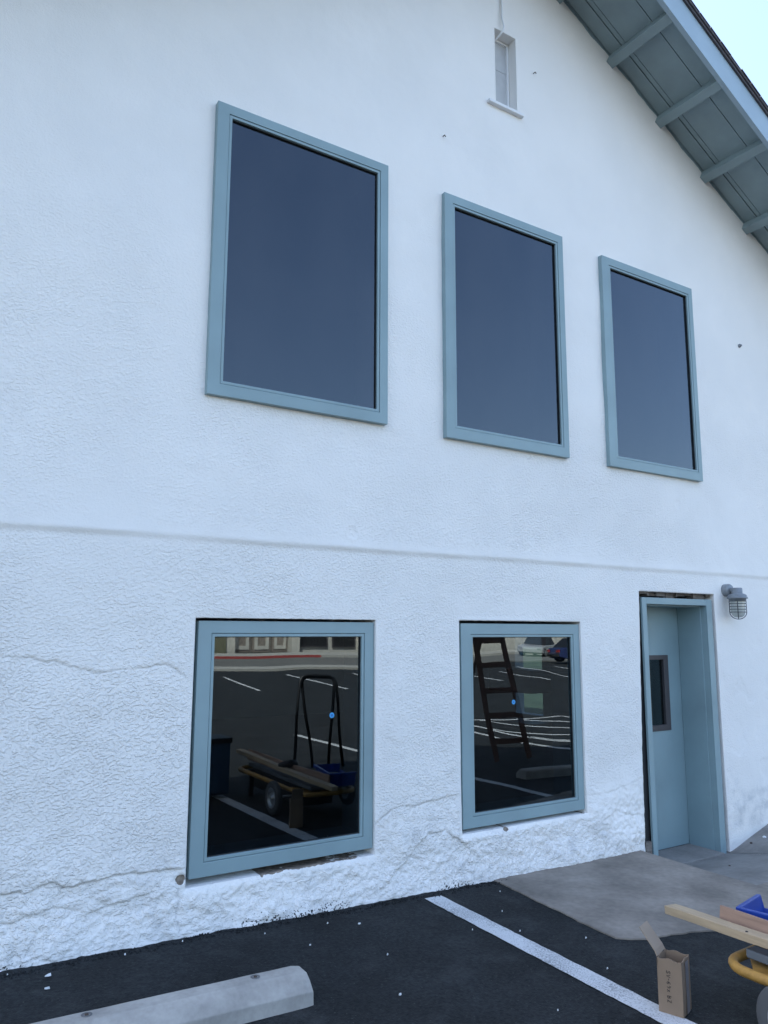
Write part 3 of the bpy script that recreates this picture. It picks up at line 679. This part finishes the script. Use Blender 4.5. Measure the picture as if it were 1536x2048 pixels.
# hand-written line running down the front face
GL = {'S': [[(.9, .85), (.5, 1), (.1, .8), (.3, .55), (.8, .4), (.8, .1), (.4, 0), (.05, .15)]], 'V': [[(0, 1), (.4, 0), (.9, 1)]], '-': [[(.1, .5), (.8, .5)]],
      '6': [[(.8, 1), (.3, .7), (.1, .25), (.45, 0), (.85, .25), (.5, .5), (.15, .3)]], '9': [[(.8, .75), (.4, 1), (.1, .7), (.45, .5), (.8, .75), (.75, .3), (.5, 0)]],
      'x': [[(.1, .7), (.8, 0)], [(.8, .7), (.1, 0)]], '8': [[(.5, .5), (.15, .75), (.5, 1), (.85, .75), (.5, .5), (.1, .2), (.5, 0), (.9, .2), (.5, .5)]], 'B': [[(.1, 0), (.1, 1), (.7, .85), (.6, .55), (.1, .5), (.8, .4), (.8, .1), (.1, 0)]], 'Z': [[(.1, 1), (.85, 1), (.1, 0), (.9, 0)]], 'K': [[(.1, 0), (.1, 1)], [(.8, 1), (.15, .45), (.85, 0)]]}
hw = MB(); zt = h*.80; ch = .0165
for c in 'SV-69x BZ':
    if c == ' ': zt -= .010; continue
    sz = .0125 if c != '-' else .008
    for stroke in GL[c]:
        pts = [BM @ Vector((-w-.0037, .004-(v-.5)*ch, zt-u*sz)) for u, v in stroke]
        hw.tube(pts, .0011, 5)
    zt -= sz+.0035
hw.build('handwriting', MT['ink'], CB)
tp = MB().box(-w*.30, w*.40, -d-.0050, -d-.0043, .004, h*.96, BM)
tp.build('tape', MT['tape'], CB)

# ------------------------------------------------------------------ utility cart with boards and a bin on it
CA = empty('utility_cart', (3.48, -2.9, -.06), 'low utility cart with yellow tube frame and grey deck beside the cardboard box', 'cart')
def arc(cx, cy, r, a0, a1, z, n=7): return [(cx+r*math.cos(math.radians(a0+(a1-a0)*k/n)), cy+r*math.sin(math.radians(a0+(a1-a0)*k/n)), z) for k in range(n+1)]
xn, xf, ya, yb_, r = 3.222, 3.74, -1.985, -3.6, .115
loop = arc(xn+r, ya-r, r, 180, 90, .160)+arc(xf-r, ya+.01-r, r, 90, 0, .162)+arc(xf-r, yb_+r, r, 0, -90, .16)+arc(xn+r, yb_+r, r, -90, -180, .16)
MB().tube(loop, .0215, 16, closed=True).build('tube_frame', MT['yellow'], CA, True)
MB().prism([(xn+.05, -2.10), (3.40, -2.0), (3.60, -2.0), (xf-.03, -2.10), (xf-.03, -2.35), (xn+.02, -2.35), (xn+.02, -2.17)], 'z', .150, .162).build('nose_plate', MT['yellow'], CA, bevel=.003)
MB().box(xn+.085, xf-.05, -3.5, -2.045, .185, .222).build('deck', MT['deck'], CA, bevel=.006)
MB().box(xn+.11, xf-.08, -3.45, -2.30, .0, .184).build('lower_tray', MT['black'], CA, bevel=.006)
MB().box(xn+.02, xf-.02, -2.44, -2.32, .128, .156).build('axle_bracket', MT['yellow'], CA, bevel=.003)
def cart_wheel(cx, cy, cz, r):
    mt = Matrix.Translation((cx, cy, cz)) @ Matrix.Rotation(math.pi/2, 4, 'Y')
    o = MB().lathe([(r*.60, -.026), (r*.70, -.030), (r*.93, -.026), (r, -.014), (r, .014), (r*.93, .026), (r*.70, .030), (r*.60, .026), (r*.60, -.026)], 40, mt).build('wheel', MT['tyre'], CA, True)
    hb_ = MB().lathe([(0, -.030), (.020, -.030), (.022, -.012), (r*.50, -.010), (r*.56, -.024), (r*.62, -.028), (r*.62, .028), (r*.56, .024), (r*.5, .010), (.022, .012), (.02, .03), (0, .03)], 36, mt).build('rim', MT['steel'], o, True)
for cx in (3.09, 3.86):
    for cy in (-2.375,):
        cart_wheel(cx, cy, .092, .145)
MB().box(3.25, 3.29, -3.34, -3.30, -.07, .184).build('leg', MT['black'], CA)
MB().box(3.66, 3.70, -3.34, -3.30, -.07, .184).build('leg', MT['black'], CA)
MB().tube([(3.09, -2.375, .092), (3.86, -2.375, .092)], .010, 10).build('axle', MT['steel'], CA, True)

lm = MB(); mt = Matrix.Translation((3.29, -1.637, .250)) @ Matrix.Rotation(math.radians(-1.9), 4, 'Z') @ Matrix.Rotation(math.radians(-1.6), 4, 'X')
NL = 18; vs = []; fs = []
for k in range(NL+1):
    y = -2.0*k/NL; sk = -.004 if k == 0 else 0
    for (u, z) in ((0, 0), (.068, 0), (.068, .038), (0, .038)): vs.append(mt @ Vector((u, y+(sk*3 if u > .05 else 0)+.0, z+.0012*math.sin(k*1.3))))
for k in range(NL):
    for j in range(4): fs.append((k*4+j, k*4+(j+1) % 4, k*4+4+(j+1) % 4, k*4+4+j))
fs += [(0, 1, 2, 3), tuple(NL*4+j for j in (3, 2, 1, 0))]
lo = lm.add(vs, fs).build('lumber', MT['pine'], bevel=.003)
tag(recentre(lo, (3.32, -2.6, .25)), 'pale pine two by four lying across the front of the yellow cart', 'lumber')
# knot on the board: a part of the board
kn = MB().lathe([(0, .0014), (.005, .0012), (.006, -.001)], 10, mt @ Matrix.Translation((.016, -.43, .039)) @ Matrix.Rotation(0, 4, 'X')).build('nail_hole', MT['ink'], lo)
pb = MB(); mt = Matrix.Translation((3.372, -1.872, .232)) @ Matrix.Rotation(math.radians(-1), 4, 'Z') @ Matrix.Rotation(math.radians(9), 4, 'Y')
pb.box(0, .019, -1.75, 0, 0, .108, mt)
tag(recentre(pb.build('board', MT['fir'], bevel=.002), (3.41, -2.7, .235)), 'wide reddish board on edge between the pine lumber and the blue bin', 'board')
# blue stacking bin: tall end, sloping sides, low front
BI = empty('storage_bin', (3.62, -2.25, .223), 'bright blue plastic storage bin on the cart behind the boards', 'storage bin')
o_ = Matrix.Translation((3.455, -1.955, .224)) @ Matrix.Rotation(math.radians(12), 4, 'Z')
T = .006; bw_, bl, bh = .215, .46, .112
bn = MB()
def panel(pts, nrm):
    nrm = Vector(nrm)*T; a = [o_ @ Vector(p) for p in pts]; b = [o_ @ (Vector(p)+nrm) for p in pts]; k = len(pts)
    bn.add(a+b, [tuple(range(k)), tuple(range(k, 2*k))[::-1]]+[(i, (i+1) % k, k+(i+1) % k, k+i) for i in range(k)])
fl_ = .016
panel([(0, 0, 0), (bw_, 0, 0), (bw_, -bl, 0), (0, -bl, 0)], (0, 0, 1))
panel([(-fl_, fl_, bh), (bw_+fl_, fl_, bh), (bw_+.01, 0, .06), (bw_, 0, 0), (0, 0, 0)], (0, -1, 0))
panel([(-fl_, fl_, bh), (0, 0, 0), (0, -bl, 0), (-fl_, -bl-fl_, bh)], (1, 0, 0))
panel([(bw_+.02, .01, .06), (bw_, 0, 0), (bw_, -bl, 0), (bw_+.02, -bl, .06)], (-1, 0, 0))
panel([(-fl_, -bl-fl_, bh), (bw_+fl_, -bl-fl_, bh), (bw_, -bl, 0), (0, -bl, 0)], (0, 1, 0))
bn.build('bin_body', MT['blue'], BI, bevel=.0015)
rm = MB(); rm.box(-fl_-.014, bw_+fl_, fl_-.006, fl_+.014, bh-.012, bh+.006, o_).box(-fl_-.014, -fl_+.006, -bl-fl_, fl_-.0062, bh-.022, bh+.006, o_)
rm.build('rim', MT['blue'], BI, bevel=.003)
MB().box(.03, .19, -.42, -.10, .008, .05, o_).build('bin_contents', MT['deck'], BI, bevel=.01)

# ------------------------------------------------------------------ small litter on the asphalt
spots = [q for q in [(.759, -.217, .030), (.729, -.35, .024), (1.121, -.146, .016), (1.974, -.467, .014), (2.198, -.241, .012), (2.077, -1.147, .020), (2.263, -.755, .012), (2.858, -.695, .013), (3.079, -.835, .015), (3.131, -1.407, .016), (2.927, -1.095, .012),
         (1.419, -.115, .012), (.599, -.12, .010), (3.337, -1.075, .014), (1.832, -.219, .010), (3.427, -.269, .010), (2.35, -.33, .022), (2.6, -.9, .008), (2.44, -.5, .007), (1.75, -.62, .009), (3.2, -.55, .010), (2.6, -1.6, .010), (1.05, -.52, .008)] if q[2] > .0095]
for i, (x, y, r) in enumerate(spots):
    n = 7; z = float(zg(np.array(x), np.array(y))); ph = random.random()*6; pts = []
    for k in range(n):
        a = 2*math.pi*k/n+ph; rr = (.62 if i < 2 else .42)*r*(.55+.5*random.random()); pts.append((rr*math.cos(a), rr*.62*math.sin(a)))
    m = MB(); vs = [(p[0], p[1], .003+.004*random.random()) for p in pts]+[(p[0]*.8, p[1]*.8, .008+.006*random.random()) for p in pts]
    m.add(vs, [tuple(range(n, 2*n)), tuple(range(n))[::-1]]+[(k, (k+1) % n, n+(k+1) % n, n+k) for k in range(n)])
    o = m.build('paint_chip', MT['chip']); o.location = (x, y, z)
    tag(o, 'small white chip of paint or plaster lying on the black asphalt', 'paint chip', 'white chips scattered on the asphalt')
for i, (x, y, r, lab) in enumerate(((5.60, -.42, .010, 'dark pebble on the concrete just in front of the teal door'), (6.52, -.14, .016, 'white lump of plaster at the wall foot right of the door'), (6.40, -.09, .012, 'dark pebble at the wall foot right of the door'))):
    z = float(zland(np.array(x), np.array(y))); m = MB(); m.lathe([(0, r*.9), (r*.6, r*.75), (r, r*.3), (r*.8, -.002)], 9)
    m.v = [(a+random.uniform(-.15, .15)*r, b+random.uniform(-.15, .15)*r, c) for a, b, c in m.v]
    o = m.build(('pebble', 'plaster_lump', 'pebble')[i], MT['chip'] if i == 1 else MT['rust']); o.location = (x, y, z); tag(o, lab, ('pebble', 'plaster lump', 'pebble')[i])

# ------------------------------------------------------------------ what the lower windows mirror: the yard and street behind the camera
LD = empty('step_ladder', (7.3, -4.1, -.15), 'brown step ladder standing on the asphalt, mirrored in the right lower window', 'ladder')
A0, A1 = Vector((7.14, -4.02, -.15)), Vector((6.68, -4.0, 2.1)); B0, B1 = Vector((7.74, -3.99, -.16)), Vector((7.10, -4.0, 2.1))
def bar(a, b, w_, t_):
    m = MB(); a = Vector(a); b = Vector(b); d_ = (b-a).normalized(); s_ = d_.cross(Vector((0, 1, 0))).normalized()*w_/2; q_ = d_.cross(s_).normalized()*t_/2
    v = [a-s_-q_, a+s_-q_, a+s_+q_, a-s_+q_, b-s_-q_, b+s_-q_, b+s_+q_, b-s_+q_]
    return m.add(v, [(3, 2, 1, 0), (4, 5, 6, 7)]+[(i, (i+1) % 4, 4+(i+1) % 4, 4+i) for i in range(4)])
bar(A0, A1, .075, .03).build('rail', MT['ladder'], LD); bar(B0, B1, .075, .03).build('rail', MT['ladder'], LD)
for k in range(1, 7):
    t_ = k*.15-.03; bar(A0.lerp(A1, t_), B0.lerp(B1, t_), .075, .025).build('step', MT['ladder'], LD)
bar(Vector((6.5, -5.1, -.13)), A1, .04, .025).build('rear_leg', MT['ladder'], LD); bar(Vector((7.3, -5.1, -.13)), B1, .04, .025).build('rear_leg', MT['ladder'], LD)
TR = empty('trestle', (4.6, -4.35, -.1), 'dark tubular folding trestle on the asphalt, mirrored in the left lower window', 'trestle')
def ustand(p0, p1, q1, q0, name):
    p0, p1, q1, q0 = map(Vector, (p0, p1, q1, q0)); c1 = (p0-p1).normalized()*.08; c2 = (q1-p1).normalized()*.08; c3 = (q0-q1).normalized()*.08
    MB().tube([p0, p1+c1, p1+c1*.3+c2*.3, p1+c2, q1-c2, q1-c2*.3+c3*.3, q1+c3, q0], .019, 8).build(name, MT['black'], TR, True)
ustand((4.22, -4.25, -.07), (4.33, -4.35, 1.05), (4.80, -4.35, 1.03), (4.68, -4.25, -.09), 'tube_leg_frame')
ustand((4.60, -4.5, -.08), (4.36, -4.38, 1.03), (4.83, -4.38, 1.01), (5.02, -4.5, -.10), 'tube_leg_frame')
CR = empty('crate_stack', (2.72, -3.38, -.02), 'tall blue plastic crate on the parking line, mirrored in the left lower window', 'crate')
cm = MB().box(2.42, 3.03, -3.62, -3.30, -.02, .50); cm.build('crate_body', MT['crate'], CR, bevel=.02)
MB().box(2.405, 3.045, -3.635, -3.285, .46, .515).build('lid', MT['black'], CR, bevel=.01)
pn = MB().lathe([(0, 0), (.085, .0), (.098, .02), (.1, .05), (.085, .055), (0, .05)], 24, Matrix.Translation((3.36, -2.62, .292)) @ Matrix.Rotation(math.radians(28), 4, 'X'))
tag(recentre(pn.build('round_pan', MT['black'], smooth=True), (3.36, -2.62, .292)), 'round black pan lying on the boards of the cart', 'pan')
# street buildings
OB = empty('shop_building', (23, -47, 0), 'low cream shop building across the street with weathered board doors and dark shop windows', 'building')
MB().box(-30, 19.6, -60, -46.3, -.1, 4.2).build('wall', MT['olive'], OB)
MB().box(19.6, 60, -60, -47.4, -.1, 4.6).build('wall', MT['cream'], OB)
for x in (20.0, 24.9, 31.0):
    MB().box(x-.35, x+.35, -47.39, -46.5, -.05, 4.2).build('pillar', MT['cream'], OB)
for k in range(3):
    x = 20.5+k*1.38
    d_ = MB().box(x, x+1.22, -47.39, -47.2, 0, 2.6).build('door', MT['weathered'], OB); MB().ring((x+.12, x+1.1, .2, 2.4), (x+.34, x+.88, .45, 2.1), -47.199, -47.14).build('door_panel', MT['cream'], d_)
for x0, x1 in ((25.6, 27.9), (28.3, 30.4)):
    wd = MB().ring((x0, x1, .3, 3), (x0+.1, x1-.1, .4, 2.9), -47.39, -47.28).build('shop_window', MT['bronze'], OB); MB().box(x0+.1, x1-.1, -47.35, -47.33, .4, 2.9).build('pane', MT['black'], wd)
def car(name, label, cat, x, y, rot, m, L=4.6, W=1.8, H=1.45, truck=False):
    root = empty(name, (x, y, -.17), label, cat); T_ = Matrix.Translation((x, y, -.17)) @ Matrix.Rotation(math.radians(rot), 4, 'Z')
    hl = L/2; belt = H*.60
    prof = [(-hl, .35), (-hl+.05, .62), (-hl+.15, belt), (hl*.45, belt-.02), (hl*.9, belt-.14), (hl, .6), (hl-.02, .30), (hl*.80, .22), (-hl*.85, .22)]
    if truck: prof = [(-hl, .45), (-hl, belt+.05), (hl*.5, belt+.05), (hl*.93, belt-.02), (hl, belt-.2), (hl, .42), (-hl, .40)]
    def body(pr, wb, wt, nm, mm, par, bev=.06):
        zs_ = [p[1] for p in pr]; z0, z1 = min(zs_), max(zs_); b = MB(); n = len(pr)
        def wd_(z): return wb+(wt-wb)*(z-z0)/(z1-z0)
        v = [T_ @ Vector((p[0], -wd_(p[1])/2, p[1])) for p in pr]+[T_ @ Vector((p[0], wd_(p[1])/2, p[1])) for p in pr]
        return b.add(v, [tuple(range(n))[::-1], tuple(range(n, 2*n))]+[(i, (i+1) % n, n+(i+1) % n, n+i) for i in range(n)]).build(nm, mm, par, bevel=bev, bseg=3)
    body(prof, W, W*.96, 'body', m, root)
    cab = [(-hl*.82, belt-.02), (-hl*.60, H-.05), (-hl*.1, H), (hl*.12, H-.03), (hl*.46, belt-.04)]
    if truck: cab = [(-hl*.35, belt), (-hl*.28, H), (hl*.25, H), (hl*.48, belt)]
    body(cab, W*.94, W*.74, 'cabin', MT['black'], root, .04)
    body([(-hl*.58, H-.06), (-hl*.1, H+.012), (hl*.12, H-.02), (hl*.13, H-.07), (-hl*.58, H-.09)] if not truck else [(-hl*.28, H-.05), (-hl*.28, H+.02), (hl*.25, H+.02), (hl*.26, H-.05)], W*.76, W*.74, 'roof', m, root, .02)
    for sx in (-hl*.62, hl*.64):
        for sy in (-W/2+.08, W/2-.08):
            mt_ = T_ @ Matrix.Translation((sx, sy, .33)) @ Matrix.Rotation(math.pi/2, 4, 'X')
            wh = MB().lathe([(.21, -.11), (.30, -.12), (.33, -.08), (.33, .08), (.30, .12), (.21, .11), (.21, -.11)], 24, mt_).build('wheel', MT['black'], root, True)
            MB().lathe([(0, -.10), (.05, -.115), (.21, -.105), (.21, .105), (.05, .115), (0, .10)], 16, mt_).build('rim', MT['steel'], wh)
    for sy in (-W*.36, W*.36):
        MB().box(-hl-.012, -hl+.05, sy-.16, sy+.16, .62, .76, T_).build('tail_light', MT['lens'], root); MB().box(hl-.06, hl+.012, sy-.16, sy+.16, .56, .66, T_).build('headlight', MT['steel'], root)
    MB().box(-hl-.03, -hl+.06, -W*.46, W*.46, .34, .50, T_).build('bumper', MT['black'], root, bevel=.02)
car('pickup_truck', 'black pickup truck parked across the yard, nose away from the building', 'pickup truck', 18.6, -24.2, -62, MT['carblack'], 5.6, 2.0, 1.95, True)
car('parked_car', 'dark blue car parked by the kerb across the yard', 'car', 34.6, -27.6, 18, MT['navy'])
car('parked_car', 'silver car driving along the street far behind the yard', 'car', 40.0, -37.5, 150, MT['silver'])
# dim clutter inside the ground floor
SH = empty('shelf_unit', (8.9, 5.6, -.27), 'dark shelf unit inside, seen dimly through the right lower window', 'shelf')
MB().box(8.65, 9.15, 5.0, 6.0, -.27, .15).build('base_box', MT['black'], SH); MB().box(8.65, 9.15, 5.0, 6.0, .62, .98).build('shelf_box', MT['black'], SH)
